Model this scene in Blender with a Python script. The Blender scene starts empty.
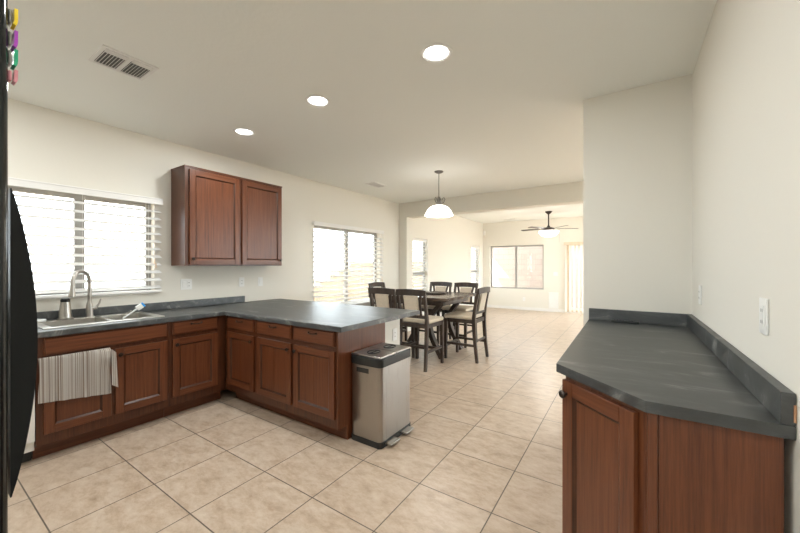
import bpy, bmesh, math, random
from mathutils import Vector, Matrix, Euler
random.seed(4)
PI = math.pi
R = math.radians
S = bpy.context.scene
C = S.collection

# ------------------------------------------------------------------ camera, world, sun, exposure
cam_d = bpy.data.cameras.new('camera'); cam = bpy.data.objects.new('camera', cam_d); C.objects.link(cam)
cam.location = (0, 0, 1.37); cam.rotation_euler = (R(90), 0, R(33.75))
cam_d.sensor_width = 36; cam_d.lens = 36 * 342 / 800; cam_d.shift_y = -1.0 / 800
cam_d.clip_start = 0.02
S.camera = cam

world = bpy.data.worlds.new('world'); S.world = world; world.use_nodes = True
bg = world.node_tree.nodes['Background']
bg.inputs[0].default_value = (0.88, 0.95, 1.0, 1); bg.inputs[1].default_value = 9.0

sun_d = bpy.data.lights.new('sun', 'SUN'); sun = bpy.data.objects.new('sun', sun_d); C.objects.link(sun)
sun_d.energy = 14; sun_d.angle = R(0.6); sun_d.color = (1.0, 0.95, 0.86)
sun.rotation_euler = Vector((0.62, 0.90, -0.75)).to_track_quat('-Z', 'Y').to_euler()
sun.location = (-8, -6, 12)

S.view_settings.view_transform = 'Standard'; S.view_settings.look = 'None'
S.view_settings.gamma = 1; S.view_settings.exposure = 0.2; S.view_settings.use_curve_mapping = False
S.cycles.use_denoising = True
S.cycles.max_bounces = 10; S.cycles.diffuse_bounces = 6; S.cycles.transparent_max_bounces = 16
S.cycles.sample_clamp_indirect = 6.0
CAN_POWER = 11.0

# ------------------------------------------------------------------ materials
def mat(name, col=(.8, .8, .8), rough=.5, metal=0, spec=.5, emit=None, es=0):
    m = bpy.data.materials.new(name); m.use_nodes = True
    b = m.node_tree.nodes['Principled BSDF']
    b.inputs['Base Color'].default_value = (*col, 1); b.inputs['Roughness'].default_value = rough
    b.inputs['Metallic'].default_value = metal; b.inputs['Specular IOR Level'].default_value = spec
    if emit:
        b.inputs['Emission Color'].default_value = (*emit, 1); b.inputs['Emission Strength'].default_value = es
    return m
def N(m, t, **kw):
    n = m.node_tree.nodes.new(t)
    for k, v in kw.items():
        if k in n.inputs: n.inputs[k].default_value = v
        else: setattr(n, k, v)
    return n
def L(m, a, b): m.node_tree.links.new(a, b)
def coords(m, scale=(1, 1, 1), loc=(0, 0, 0), rot=(0, 0, 0), per_object=False):
    tc = N(m, 'ShaderNodeTexCoord'); mp = N(m, 'ShaderNodeMapping')
    mp.inputs['Scale'].default_value = scale; mp.inputs['Location'].default_value = loc; mp.inputs['Rotation'].default_value = rot
    src = tc.outputs['Object']
    if per_object:
        oi = N(m, 'ShaderNodeObjectInfo'); mu = N(m, 'ShaderNodeMath', operation='MULTIPLY'); mu.inputs[1].default_value = 37.0
        L(m, oi.outputs['Random'], mu.inputs[0])
        ad = N(m, 'ShaderNodeVectorMath', operation='ADD'); L(m, src, ad.inputs[0]); L(m, mu.outputs[0], ad.inputs[1]); src = ad.outputs[0]
    L(m, src, mp.inputs[0]); return mp.outputs[0]
def ramp(m, fac, stops):
    r = N(m, 'ShaderNodeValToRGB'); e = r.color_ramp.elements
    e[0].position, e[0].color = stops[0][0], (*stops[0][1], 1)
    e[1].position, e[1].color = stops[-1][0], (*stops[-1][1], 1)
    for p, c in stops[1:-1]:
        x = e.new(p); x.color = (*c, 1)
    L(m, fac, r.inputs[0]); return r.outputs[0]
def bump(m, h, strength, dist=.01):
    b = N(m, 'ShaderNodeBump'); b.inputs['Strength'].default_value = strength; b.inputs['Distance'].default_value = dist
    L(m, h, b.inputs['Height']); L(m, b.outputs[0], m.node_tree.nodes['Principled BSDF'].inputs['Normal'])
def base(m, out): L(m, out, m.node_tree.nodes['Principled BSDF'].inputs['Base Color'])

def plaster(name, col, sc=55, st=.06):
    m = mat(name, col, .75, spec=.25)
    n = N(m, 'ShaderNodeTexNoise', Scale=sc, Detail=3.0); L(m, coords(m), n.inputs['Vector'])
    bump(m, n.outputs[0], st, .004); return m
M = {}
M['wall'] = plaster('wall_paint', (.765, .74, .675))
M['ceiling'] = plaster('ceiling_paint', (.86, .872, .84), 40, .2)
M['trim'] = mat('white_trim', (.80, .79, .77), .45)

def wood(name, horizontal=False, dark=1.0, rough=.32):
    m = mat(name, rough=rough, spec=.45)
    s = (55, 55, 1.6) if not horizontal else (1.6, 55, 55)
    v = coords(m, s, per_object=True)
    n = N(m, 'ShaderNodeTexNoise', Scale=1.5, Detail=8.0, Roughness=.72, Distortion=.25); L(m, v, n.inputs['Vector'])
    k = dark
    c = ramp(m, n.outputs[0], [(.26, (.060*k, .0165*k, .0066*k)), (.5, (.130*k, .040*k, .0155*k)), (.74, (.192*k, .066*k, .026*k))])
    base(m, c)
    n2 = N(m, 'ShaderNodeTexNoise', Scale=5.0, Detail=3.0); L(m, v, n2.inputs['Vector'])
    bump(m, n2.outputs[0], .06, .002); return m
M['wood_glaze'] = wood('cherry_wood_glazed', dark=.42); M['wood_frame_shaded'] = wood('cherry_frame_shaded', dark=.62); M['wood'] = wood('cherry_wood'); M['wood_h'] = wood('cherry_wood_rail', True)  # face frame wood is darkened to paint in the shade between fronts
def espresso():
    m = mat('espresso_wood', rough=.38, spec=.4)
    v = coords(m, (10, 10, 2), per_object=True)
    n = N(m, 'ShaderNodeTexNoise', Scale=2, Detail=5.0); L(m, v, n.inputs['Vector'])
    base(m, ramp(m, n.outputs[0], [(.3, (.026, .017, .013)), (.7, (.062, .042, .032))])); return m
M['espresso'] = espresso()
def table_wood():
    m = mat('table_top_wood', rough=.22, spec=.5)
    v = coords(m, (1.2, 12, 12))
    n = N(m, 'ShaderNodeTexNoise', Scale=2, Detail=5.0); L(m, v, n.inputs['Vector'])
    base(m, ramp(m, n.outputs[0], [(.3, (.045, .030, .022)), (.7, (.10, .07, .052))])); return m
M['table_top'] = table_wood()
def fabric(name, c1, c2, sc=220):
    m = mat(name, rough=.9, spec=.15)
    n = N(m, 'ShaderNodeTexNoise', Scale=sc, Detail=2.0); L(m, coords(m), n.inputs['Vector'])
    base(m, ramp(m, n.outputs[0], [(.35, c1), (.65, c2)])); bump(m, n.outputs[0], .3, .002); return m
M['beige_fabric'] = fabric('beige_upholstery', (.50, .43, .34), (.66, .58, .47))

def slate():
    m = mat('slate_laminate', rough=.4, spec=.85)
    v = coords(m, (1.6, 5.0, 5.0), rot=(0, 0, R(14)))
    n = N(m, 'ShaderNodeTexNoise', Scale=1.7, Detail=8.0, Roughness=.68, Distortion=.8); L(m, v, n.inputs['Vector'])
    c = ramp(m, n.outputs[0], [(.30, (.015, .017, .0175)), (.48, (.034, .037, .0375)), (.58, (.064, .068, .067)), (.72, (.24, .24, .228))])
    base(m, c)
    r = N(m, 'ShaderNodeMapRange'); r.inputs['To Min'].default_value = .34; r.inputs['To Max'].default_value = .52
    L(m, n.outputs[0], r.inputs[0]); L(m, r.outputs[0], m.node_tree.nodes['Principled BSDF'].inputs['Roughness'])
    return m
M['slate'] = slate()

def tile():
    m = mat('floor_tile', rough=.3, spec=.5)
    tc = N(m, 'ShaderNodeTexCoord'); mp = N(m, 'ShaderNodeMapping')
    mp.inputs['Location'].default_value = (0.631 + .46 * 20, -1.855 + .4645 * 20, 0)
    L(m, tc.outputs['Object'], mp.inputs[0])
    br = N(m, 'ShaderNodeTexBrick', offset=0.0, squash=1.0)
    br.inputs['Scale'].default_value = 1.0; br.inputs['Brick Width'].default_value = .46; br.inputs['Row Height'].default_value = .4645
    br.inputs['Mortar Size'].default_value = .0035; br.inputs['Mortar Smooth'].default_value = .1; br.inputs['Bias'].default_value = 0
    br.inputs['Color1'].default_value = (0, 0, 0, 1); br.inputs['Color2'].default_value = (1, 1, 1, 1); br.inputs['Mortar'].default_value = (.5, .5, .5, 1)
    L(m, mp.outputs[0], br.inputs['Vector'])
    # every tile shifts the stone pattern by its own amount
    sc = N(m, 'ShaderNodeVectorMath', operation='SCALE'); sc.inputs['Scale'].default_value = 9.0; L(m, br.outputs['Color'], sc.inputs[0])
    ad = N(m, 'ShaderNodeVectorMath', operation='ADD'); L(m, tc.outputs['Object'], ad.inputs[0]); L(m, sc.outputs[0], ad.inputs[1])
    m2 = N(m, 'ShaderNodeMapping'); m2.inputs['Scale'].default_value = (5.0, 9.0, 1); m2.inputs['Rotation'].default_value = (0, 0, R(35)); L(m, ad.outputs[0], m2.inputs[0])
    n = N(m, 'ShaderNodeTexNoise', Scale=1.6, Detail=9.0, Roughness=.72, Distortion=.15); L(m, m2.outputs[0], n.inputs['Vector'])
    c = ramp(m, n.outputs[0], [(.30, (.37, .27, .19)), (.5, (.505, .395, .30)), (.70, (.60, .505, .41))])
    mx = N(m, 'ShaderNodeMix', data_type='RGBA')
    L(m, br.outputs['Fac'], mx.inputs[0]); L(m, c, mx.inputs[6]); mx.inputs[7].default_value = (.12, .095, .075, 1)
    base(m, mx.outputs[2])
    inv = N(m, 'ShaderNodeMath', operation='SUBTRACT'); inv.inputs[0].default_value = 1; L(m, br.outputs['Fac'], inv.inputs[1])
    n2 = N(m, 'ShaderNodeMath', operation='MULTIPLY_ADD'); L(m, n.outputs[0], n2.inputs[0]); n2.inputs[1].default_value = .25; L(m, inv.outputs[0], n2.inputs[2])
    bump(m, n2.outputs[0], .25, .004)
    rr = N(m, 'ShaderNodeMapRange'); rr.inputs['To Min'].default_value = .22; rr.inputs['To Max'].default_value = .42
    L(m, n.outputs[0], rr.inputs[0]); L(m, rr.outputs[0], m.node_tree.nodes['Principled BSDF'].inputs['Roughness'])
    return m
M['tile'] = tile()
def steel(name, col=(.62, .58, .53), rough=.28, aniso_axis='z'):
    m = mat(name, col, rough, metal=1)
    s = (300, 300, 3) if aniso_axis == 'z' else (3, 300, 300)
    n = N(m, 'ShaderNodeTexNoise', Scale=1, Detail=2.0); L(m, coords(m, s), n.inputs['Vector'])
    r = N(m, 'ShaderNodeMapRange'); r.inputs['To Min'].default_value = rough - .06; r.inputs['To Max'].default_value = rough + .12
    L(m, n.outputs[0], r.inputs[0]); L(m, r.outputs[0], m.node_tree.nodes['Principled BSDF'].inputs['Roughness'])
    bump(m, n.outputs[0], .03, .001); return m
M['steel'] = steel('brushed_steel', (.40, .375, .345)); M['nickel'] = mat('brushed_nickel', (.42, .40, .37), .3, 1)
M['pewter'] = mat('pewter', (.20, .19, .175), .35, .9); M['sink_steel'] = mat('sink_steel', (.72, .70, .66), .3, 1)
M['bronze'] = mat('dark_bronze', (.05, .04, .035), .35, .8)
M['black_plastic'] = mat('black_plastic', (.018, .02, .02), .4)
M['black_gloss'] = mat('black_gloss', (.012, .014, .014), .08)
M['charcoal'] = mat('charcoal_handle', (.010, .011, .011), .3, spec=.2)
M['fridge_edge'] = mat('fridge_gasket', (.55, .52, .46), .5)
M['white_plastic'] = mat('white_plastic', (.82, .82, .80), .35)
M['slot'] = mat('outlet_slot', (.10, .10, .10), .6)
M['grey_slot'] = mat('vent_slot', (.16, .16, .15), .7)
M['dishwasher_white'] = mat('dishwasher_white', (.80, .79, .75), .35)
M['blue_plastic'] = mat('blue_plastic', (.03, .30, .75), .4)
M['yellow'] = mat('yellow_plastic', (.85, .65, .03), .3); M['purple'] = mat('purple_plastic', (.42, .06, .50), .3)
M['green'] = mat('green_plastic', (.03, .42, .22), .3); M['pink'] = mat('pink_plastic', (.75, .32, .36), .3)
M['grey_metal'] = mat('magnet_steel', (.45, .45, .43), .3, 1)
M['alu'] = mat('window_aluminium', (.34, .335, .32), .4)
M['tan_frame'] = mat('almond_frame', (.70, .56, .42), .45)
M['clear_plastic'] = mat('pale_plastic', (.80, .83, .84), .2)
M['raw_board'] = mat('raw_particle_board', (.50, .27, .15), .85)
def emis(name, col, s):
    m = mat(name, (.9, .9, .88), .4, emit=col, es=s); return m
M['lens'] = emis('lamp_lens', (1, .96, .90), 9.0)
M['opal'] = emis('opal_glass', (1, .95, .87), 4.0)
def thin_glass():
    m = bpy.data.materials.new('window_glass'); m.use_nodes = True
    nt = m.node_tree; nt.nodes.remove(nt.nodes['Principled BSDF'])
    t = N(m, 'ShaderNodeBsdfTransparent'); g = N(m, 'ShaderNodeBsdfGlossy'); g.inputs['Roughness'].default_value = .02
    t.inputs[0].default_value = (.95, .97, .97, 1)
    lw = N(m, 'ShaderNodeLayerWeight'); pw = N(m, 'ShaderNodeMath', operation='POWER'); pw.inputs[1].default_value = 5.0; L(m, lw.outputs['Facing'], pw.inputs[0])
    f = N(m, 'ShaderNodeMath', operation='MULTIPLY_ADD'); L(m, pw.outputs[0], f.inputs[0]); f.inputs[1].default_value = .5; f.inputs[2].default_value = .03; mx = N(m, 'ShaderNodeMixShader')
    L(m, f.outputs[0], mx.inputs[0]); L(m, t.outputs[0], mx.inputs[1]); L(m, g.outputs[0], mx.inputs[2])
    L(m, mx.outputs[0], nt.nodes['Material Output'].inputs[0]); return m
M['glass'] = thin_glass()
def slat_mat(name, col, tr):
    m = bpy.data.materials.new(name); m.use_nodes = True
    nt = m.node_tree; b = nt.nodes['Principled BSDF']; b.inputs['Base Color'].default_value = (*col, 1); b.inputs['Roughness'].default_value = .4
    t = N(m, 'ShaderNodeBsdfTranslucent'); t.inputs[0].default_value = (*col, 1)
    mx = N(m, 'ShaderNodeMixShader'); mx.inputs[0].default_value = tr
    L(m, b.outputs[0], mx.inputs[1]); L(m, t.outputs[0], mx.inputs[2]); L(m, mx.outputs[0], nt.nodes['Material Output'].inputs[0]); return m
M['slat'] = slat_mat('blind_slat', (.78, .79, .79), .25)
M['vane'] = slat_mat('blind_vane', (.88, .85, .80), .55)
def towel_mat():
    m = mat('striped_towel', rough=.95, spec=.1)
    n = N(m, 'ShaderNodeTexNoise', Scale=1.0, Detail=2.0, Roughness=.6); L(m, coords(m, (0, 150, .25)), n.inputs['Vector'])
    base(m, ramp(m, n.outputs[0], [(.30, (.22, .15, .11)), (.42, (.46, .37, .31)), (.5, (.78, .74, .69)), (.60, (.84, .82, .78)), (.72, (.50, .43, .38))]))
    n2 = N(m, 'ShaderNodeTexNoise', Scale=300.0); L(m, coords(m), n2.inputs['Vector']); bump(m, n2.outputs[0], .4, .002); return m
M['towel'] = towel_mat()
def block_mat(name, c1, c2, c3):
    m = mat(name, rough=.9, spec=.1)
    tc = N(m, 'ShaderNodeTexCoord'); sep = N(m, 'ShaderNodeSeparateXYZ'); L(m, tc.outputs['Object'], sep.inputs[0])
    add = N(m, 'ShaderNodeMath', operation='ADD'); L(m, sep.outputs[0], add.inputs[0]); L(m, sep.outputs[1], add.inputs[1])
    cb = N(m, 'ShaderNodeCombineXYZ'); L(m, add.outputs[0], cb.inputs[0]); L(m, sep.outputs[2], cb.inputs[1])
    br = N(m, 'ShaderNodeTexBrick'); br.inputs['Scale'].default_value = 1; br.inputs['Brick Width'].default_value = .4; br.inputs['Row Height'].default_value = .2
    br.inputs['Mortar Size'].default_value = .008
    br.inputs['Color1'].default_value = (*c1, 1); br.inputs['Color2'].default_value = (*c2, 1); br.inputs['Mortar'].default_value = (*c3, 1)
    L(m, cb.outputs[0], br.inputs['Vector']); base(m, br.outputs[0]); return m
M['block'] = block_mat('tan_garden_block', (.46, .38, .29), (.42, .345, .26), (.36, .29, .22)); M['block_pale'] = block_mat('pale_garden_block', (.47, .40, .36), (.43, .365, .325), (.37, .31, .27))
M['gravel'] = fabric('yard_gravel', (.38, .30, .23), (.55, .45, .36), 60)
M['stucco'] = plaster('stucco', (.55, .47, .38), 60, .3)
M['leaf'] = fabric('leaf', (.10, .16, .05), (.24, .30, .12), 30)

# ------------------------------------------------------------------ geometry helpers
class MB:
    """collects shapes, then links them as ONE mesh object"""
    def __init__(s): s.bm = bmesh.new(); s.mats = []
    def mi(s, m):
        if m not in s.mats: s.mats.append(m)
        return s.mats.index(m)
    def _merge(s, t, m, mtx=None):
        if mtx is not None: bmesh.ops.transform(t, matrix=mtx, verts=t.verts)
        i = s.mi(m)
        for f in t.faces: f.material_index = i; f.smooth = True
        bmesh.ops.recalc_face_normals(t, faces=t.faces)
        me = bpy.data.meshes.new('tmp'); t.to_mesh(me); t.free(); s.bm.from_mesh(me); bpy.data.meshes.remove(me)
    def box(s, x0, x1, y0, y1, z0, z1, m, bev=0, seg=2, mtx=None):
        t = bmesh.new(); bmesh.ops.create_cube(t, size=1)
        for v in t.verts: v.co = Vector((x0 + (v.co.x + .5) * (x1 - x0), y0 + (v.co.y + .5) * (y1 - y0), z0 + (v.co.z + .5) * (z1 - z0)))
        if bev > 0:
            bev = min(bev, .45 * min(abs(x1-x0), abs(y1-y0), abs(z1-z0)))
            bmesh.ops.bevel(t, geom=list(t.edges), offset=bev, segments=seg, affect='EDGES', profile=.5)
        s._merge(t, m, mtx); return s
    def prism(s, pts, z0, z1, m, bev=0, mtx=None):
        t = bmesh.new(); vs = [t.verts.new((x, y, z0)) for x, y in pts]
        f = t.faces.new(vs); r = bmesh.ops.extrude_face_region(t, geom=[f])
        for v in r['geom']:
            if isinstance(v, bmesh.types.BMVert): v.co.z = z1
        if bev: bmesh.ops.bevel(t, geom=list(t.edges), offset=bev, segments=2, affect='EDGES', profile=.5)
        s._merge(t, m, mtx); return s
    def lathe(s, prof, m, c=(0, 0, 0), seg=32, mtx=None):
        t = bmesh.new(); rings = []
        for r, z in prof:
            if r < 1e-6: rings.append([t.verts.new((c[0], c[1], c[2] + z))])
            else: rings.append([t.verts.new((c[0] + r*math.cos(2*PI*k/seg), c[1] + r*math.sin(2*PI*k/seg), c[2] + z)) for k in range(seg)])
        for a, b in zip(rings, rings[1:]):
            for k in range(seg):
                q = (k + 1) % seg
                if len(a) == 1 and len(b) == 1: continue
                if len(a) == 1: t.faces.new((a[0], b[q], b[k]))
                elif len(b) == 1: t.faces.new((a[k], a[q], b[0]))
                else: t.faces.new((a[k], a[q], b[q], b[k]))
        s._merge(t, m, mtx); return s
    def tube(s, pts, r, m, seg=12, mtx=None):
        pts = [Vector(p) for p in pts]; rs = r if isinstance(r, (list, tuple)) else [r] * len(pts)
        t = bmesh.new(); rings = []; up = None
        for i, p in enumerate(pts):
            d = (pts[min(i+1, len(pts)-1)] - pts[max(i-1, 0)]).normalized()
            if up is None: up = d.orthogonal().normalized()
            up = (up - d * up.dot(d)).normalized(); sd = d.cross(up)
            rings.append([t.verts.new(p + (up*math.cos(2*PI*k/seg) + sd*math.sin(2*PI*k/seg)) * rs[i]) for k in range(seg)])
        for a, b in zip(rings, rings[1:]):
            for k in range(seg): t.faces.new((a[k], a[(k+1) % seg], b[(k+1) % seg], b[k]))
        t.faces.new(rings[0][::-1]); t.faces.new(rings[-1]); s._merge(t, m, mtx); return s
    def sweep(s, pts, sizes, m, side=(1, 0, 0), bev=.004, mtx=None):
        """a bar of rectangular section (w along 'side', d across) through pts"""
        pts = [Vector(p) for p in pts]; side = Vector(side).normalized()
        t = bmesh.new(); rings = []
        for i, p in enumerate(pts):
            w, d = sizes[i] if isinstance(sizes, list) else sizes
            ax = (pts[min(i+1, len(pts)-1)] - pts[max(i-1, 0)]).normalized(); dep = ax.cross(side).normalized()
            sd = dep.cross(ax).normalized()
            rings.append([t.verts.new(p + sd*a*w/2 + dep*b*d/2) for a, b in ((-1, -1), (1, -1), (1, 1), (-1, 1))])
        for a, b in zip(rings, rings[1:]):
            for k in range(4): t.faces.new((a[k], a[(k+1) % 4], b[(k+1) % 4], b[k]))
        t.faces.new(rings[0][::-1]); t.faces.new(rings[-1])
        if bev:
            es = [e for e in t.edges if len(e.link_faces) == 2 and e.calc_face_angle() > .9]
            bmesh.ops.bevel(t, geom=es, offset=bev, segments=2, affect='EDGES', profile=.5)
        s._merge(t, m, mtx); return s
    def grid(s, f, nu, nv, m, thick=0):
        t = bmesh.new(); v = [[t.verts.new(f(i/nu, j/nv)) for j in range(nv+1)] for i in range(nu+1)]
        for i in range(nu):
            for j in range(nv): t.faces.new((v[i][j], v[i+1][j], v[i+1][j+1], v[i][j+1]))
        if thick: bmesh.ops.solidify(t, geom=t.faces[:], thickness=thick)
        s._merge(t, m); return s
    def build(s, name, parent=None, ang=35):
        me = bpy.data.meshes.new(name); s.bm.to_mesh(me); s.bm.free()
        for m in s.mats: me.materials.append(m)
        me.set_sharp_from_angle(angle=R(ang))
        o = bpy.data.objects.new(name, me); C.objects.link(o)
        wn = o.modifiers.new('weighted_normal', 'WEIGHTED_NORMAL'); wn.keep_sharp = True
        if parent: o.parent = parent
        return o
def bez(p0, p1, p2, p3, n=12):
    P = [Vector(p) for p in (p0, p1, p2, p3)]
    return [P[0]*(1-t)**3 + P[1]*3*t*(1-t)**2 + P[2]*3*t*t*(1-t) + P[3]*t**3 for t in [i/n for i in range(n+1)]]
def tag(o, label, cat, group=None):
    o['label'] = label; o['category'] = cat
    if group: o['group'] = group
    return o
def thing(name, label, cat, loc=(0, 0, 0), rz=0, group=None):
    o = bpy.data.objects.new(name, None); C.objects.link(o); o.empty_display_size = .1
    o.location = loc; o.rotation_euler = (0, 0, rz); return tag(o, label, cat, group)
def struct(o): o['kind'] = 'structure'; return o
def sbox(name, x0, x1, y0, y1, z0, z1, m): return struct(MB().box(x0, x1, y0, y1, z0, z1, m).build(name))
def dup(o, parent=None):
    c = o.copy(); C.objects.link(c)
    if parent: c.parent = parent
    for ch in list(o.children): dup(ch, c)
    return c
def place(o, loc, rz, label=None):
    o.location = loc; o.rotation_euler = (0, 0, rz)
    if label: o['label'] = label
    return o

# ------------------------------------------------------------------ the shell
LX, RX, ENDY, FARY, CZ, LCZ = -4.0, .36, 3.03, 10.94, 2.67, 2.76
BX = 2.3                                       # right side of the dining and living area
sbox('floor', LX-.15, BX+.1, -3.6, FARY+.15, -.12, 0, M['tile'])
def wall_panel(name, axis, c0, c1, a0, a1, z0, z1, holes):
    """wall slab between planes c0..c1 with rectangular holes (a, a, z, z) along the other axis"""
    mb = MB(); us = sorted({a0, a1, *[h[0] for h in holes], *[h[1] for h in holes]}); zs = sorted({z0, z1, *[h[2] for h in holes], *[h[3] for h in holes]})
    for u0, u1 in zip(us, us[1:]):
        run = None
        for w0, w1 in zip(zs, zs[1:]):
            um, wm = (u0+u1)/2, (w0+w1)/2
            if any(h[0] < um < h[1] and h[2] < wm < h[3] for h in holes): continue
            if axis == 'x': mb.box(c0, c1, u0, u1, w0, w1, M['wall'])
            else: mb.box(u0, u1, c0, c1, w0, w1, M['wall'])
    for f in mb.bm.faces: f.smooth = False
    return struct(mb.build(name))
KW = (.40, 1.50, 1.12, 2.01); SW = (3.62, 5.28, .70, 2.0); W1 = (6.45, 7.18, .64, 1.99); W2 = (9.90, 10.62, .64, 1.99)
wall_panel('wall_left', 'x', LX-.15, LX, -.85, FARY+.15, 0, LCZ+.1, [KW, SW, W1, W2])
FW = (-3.77, -2.12, .64, 2.0); FD = (-1.50, 1.90, .02, 2.0)  # hidden right part of the patio door widened to let in more daylight
wall_panel('wall_far', 'y', FARY, FARY+.15, LX, BX+.1, 0, LCZ+.1, [FW, FD])
sbox('wall_right', RX, RX+.12, -3.6, ENDY+.12, 0, CZ, M['wall'])
sbox('wall_end', -.295, RX, ENDY, ENDY+.12, 0, CZ, M['wall'])
sbox('wall_dining', RX+.12, BX, ENDY, ENDY+.12, 0, CZ, M['wall'])
RW = (4.6, 10.2, .12, 2.3)
wall_panel('wall_living', 'x', BX, BX+.1, ENDY, FARY, 0, LCZ+.1, [RW])
sbox('wall_back', LX, -.72, -.85, -.73, 0, CZ, M['wall'])
sbox('wall_hall', -.84, -.72, -3.6, -.85, 0, CZ, M['wall'])
wall_panel('wall_entry', 'y', -3.72, -3.6, -.84, RX+.12, 0, CZ, [(-.66, .28, 1.0, 2.2)])
sbox('ceiling', LX-.15, BX+.1, -3.72, 5.95, CZ, CZ+.2, M['ceiling'])
struct(MB().box(LX-2.0, BX+1.2, 6.2, FARY+.15, LCZ, LCZ+.15, M['ceiling']).build('ceiling_living'))  # unseen left overhang made deep to keep direct sun out
struct(MB().box(LX, BX, 5.95, 6.2, 2.37, LCZ+.15, M['wall']).build('ceiling_beam'))
sbox('wall_pilaster', LX, -3.81, 5.95, 6.2, 0, 2.37, M['wall'])
struct(MB().box(LX-2.0, LX-.15, -3.7, 6.2, CZ+.05, CZ+.2, M['stucco']).build('eave_sun_blocker'))  # unseen eave, added and deepened to block sun from the left windows
sbox('baseboard_far', LX+.012, -1.56, FARY-.012, FARY, 0, .085, M['trim'])
sbox('baseboard_left', LX, LX+.012, 6.2, FARY, 0, .085, M['trim'])
sbox('baseboard_dining', LX, LX+.012, 3.05, 5.95, 0, .085, M['trim'])

# windows: frame and panes ------------------------------------------------
def window(name, axis, plane, a0, a1, z0, z1, split=None, rail=None, fr=.045, m='alu', out=-1):
    """frame in the middle of the wall thickness; split = vertical mullion, rail = horizontal one"""
    p = plane + out*.10
    def bx(mb, u0, u1, w0, w1, d0, d1, mm):
        lo, hi = sorted((p + out*d0, p + out*d1))
        if axis == 'x': mb.box(lo, hi, u0, u1, w0, w1, mm, .003)
        else: mb.box(u0, u1, lo, hi, w0, w1, mm, .003)
    f = MB()
    bx(f, a0, a1, z0, z0+fr, -.02, .03, M[m]); bx(f, a0, a1, z1-fr, z1, -.02, .03, M[m])
    bx(f, a0, a0+fr, z0+fr, z1-fr, -.02, .03, M[m]); bx(f, a1-fr, a1, z0+fr, z1-fr, -.02, .03, M[m])
    o = struct(f.build(name))
    cells = [(a0+fr, a1-fr, z0+fr, z1-fr)]
    if split is not None:
        f = MB(); bx(f, split-.035, split+.035, z0+fr, z1-fr, -.025, .025, M[m]); f.build('mullion', o)
        cells = [(a0+fr, split-.035, z0+fr, z1-fr), (split+.035, a1-fr, z0+fr, z1-fr)]
    if rail is not None:
        f = MB(); bx(f, a0+fr, a1-fr, rail-.03, rail+.03, -.025, .025, M[m]); f.build('meeting_rail', o)
        cells = [(a0+fr, a1-fr, z0+fr, rail-.03), (a0+fr, a1-fr, rail+.03, z1-fr)]
    for c in cells:
        g = MB(); bx(g, *c, 0, .006, M['glass']); g.build('pane', o)
    return o
window('window_1', 'x', LX, *KW, split=.95)
window('window_2', 'x', LX, *SW, split=4.44)
window('window_3', 'x', LX, *W1, rail=1.19)
window('window_4', 'x', LX, *W2, rail=1.19)
window('window_5', 'y', FARY, *FW, split=-2.95, out=1)
window('door_1', 'y', FARY, *FD, split=.2, fr=.06, m='tan_frame', out=1)
window('fill_window_6', 'x', BX, *RW, split=7.4, out=1)  # unseen opening added to bring fill daylight into the living area
window('fill_window_7', 'y', -3.6, -.66, .28, 1.0, 2.2, rail=1.5)  # unseen hall opening added as a source of fill daylight
sbox('trim_1', LX+.002, LX+.03, KW[0]-.03, KW[1]+.03, KW[2]-.025, KW[2]-.001, M['trim'])

# outside ------------------------------------------------------------------
sbox('ground_yard', -30, 30, -20, 40, -.4, -.13, M['gravel'])
def yard_wall():
    mb = MB()
    for y0, y1, h in ((-3, 6.6, .55), (6.6, 7.0, .72), (7.0, 7.4, .88), (7.4, 7.8, 1.05), (7.8, 8.3, 1.22), (8.3, 10.4, 1.40), (10.4, 16, 1.5)):
        mb.box(-7.7, -7.5, y0, y1, -.14, h, M['block'])
        mb.box(-7.72, -7.48, y0, y1, h, h+.05, M['block'])
    return struct(mb.build('wall_garden_side'))
yard_wall()
mb = MB(); mb.box(-7.5, 8, 13.5, 13.7, -.14, 2.3, M['block_pale']); mb.box(-7.5, 8, 13.48, 13.72, 2.3, 2.36, M['block_pale']); struct(mb.build('wall_garden_far'))
mb = MB(); mb.box(-5.32, -1.75, FARY+.16, 13.0, 2.62, 2.78, M['stucco']); struct(mb.build('roof_shadow_caster'))  # unseen slab added to cast a diagonal shadow on the far garden wall

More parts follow.
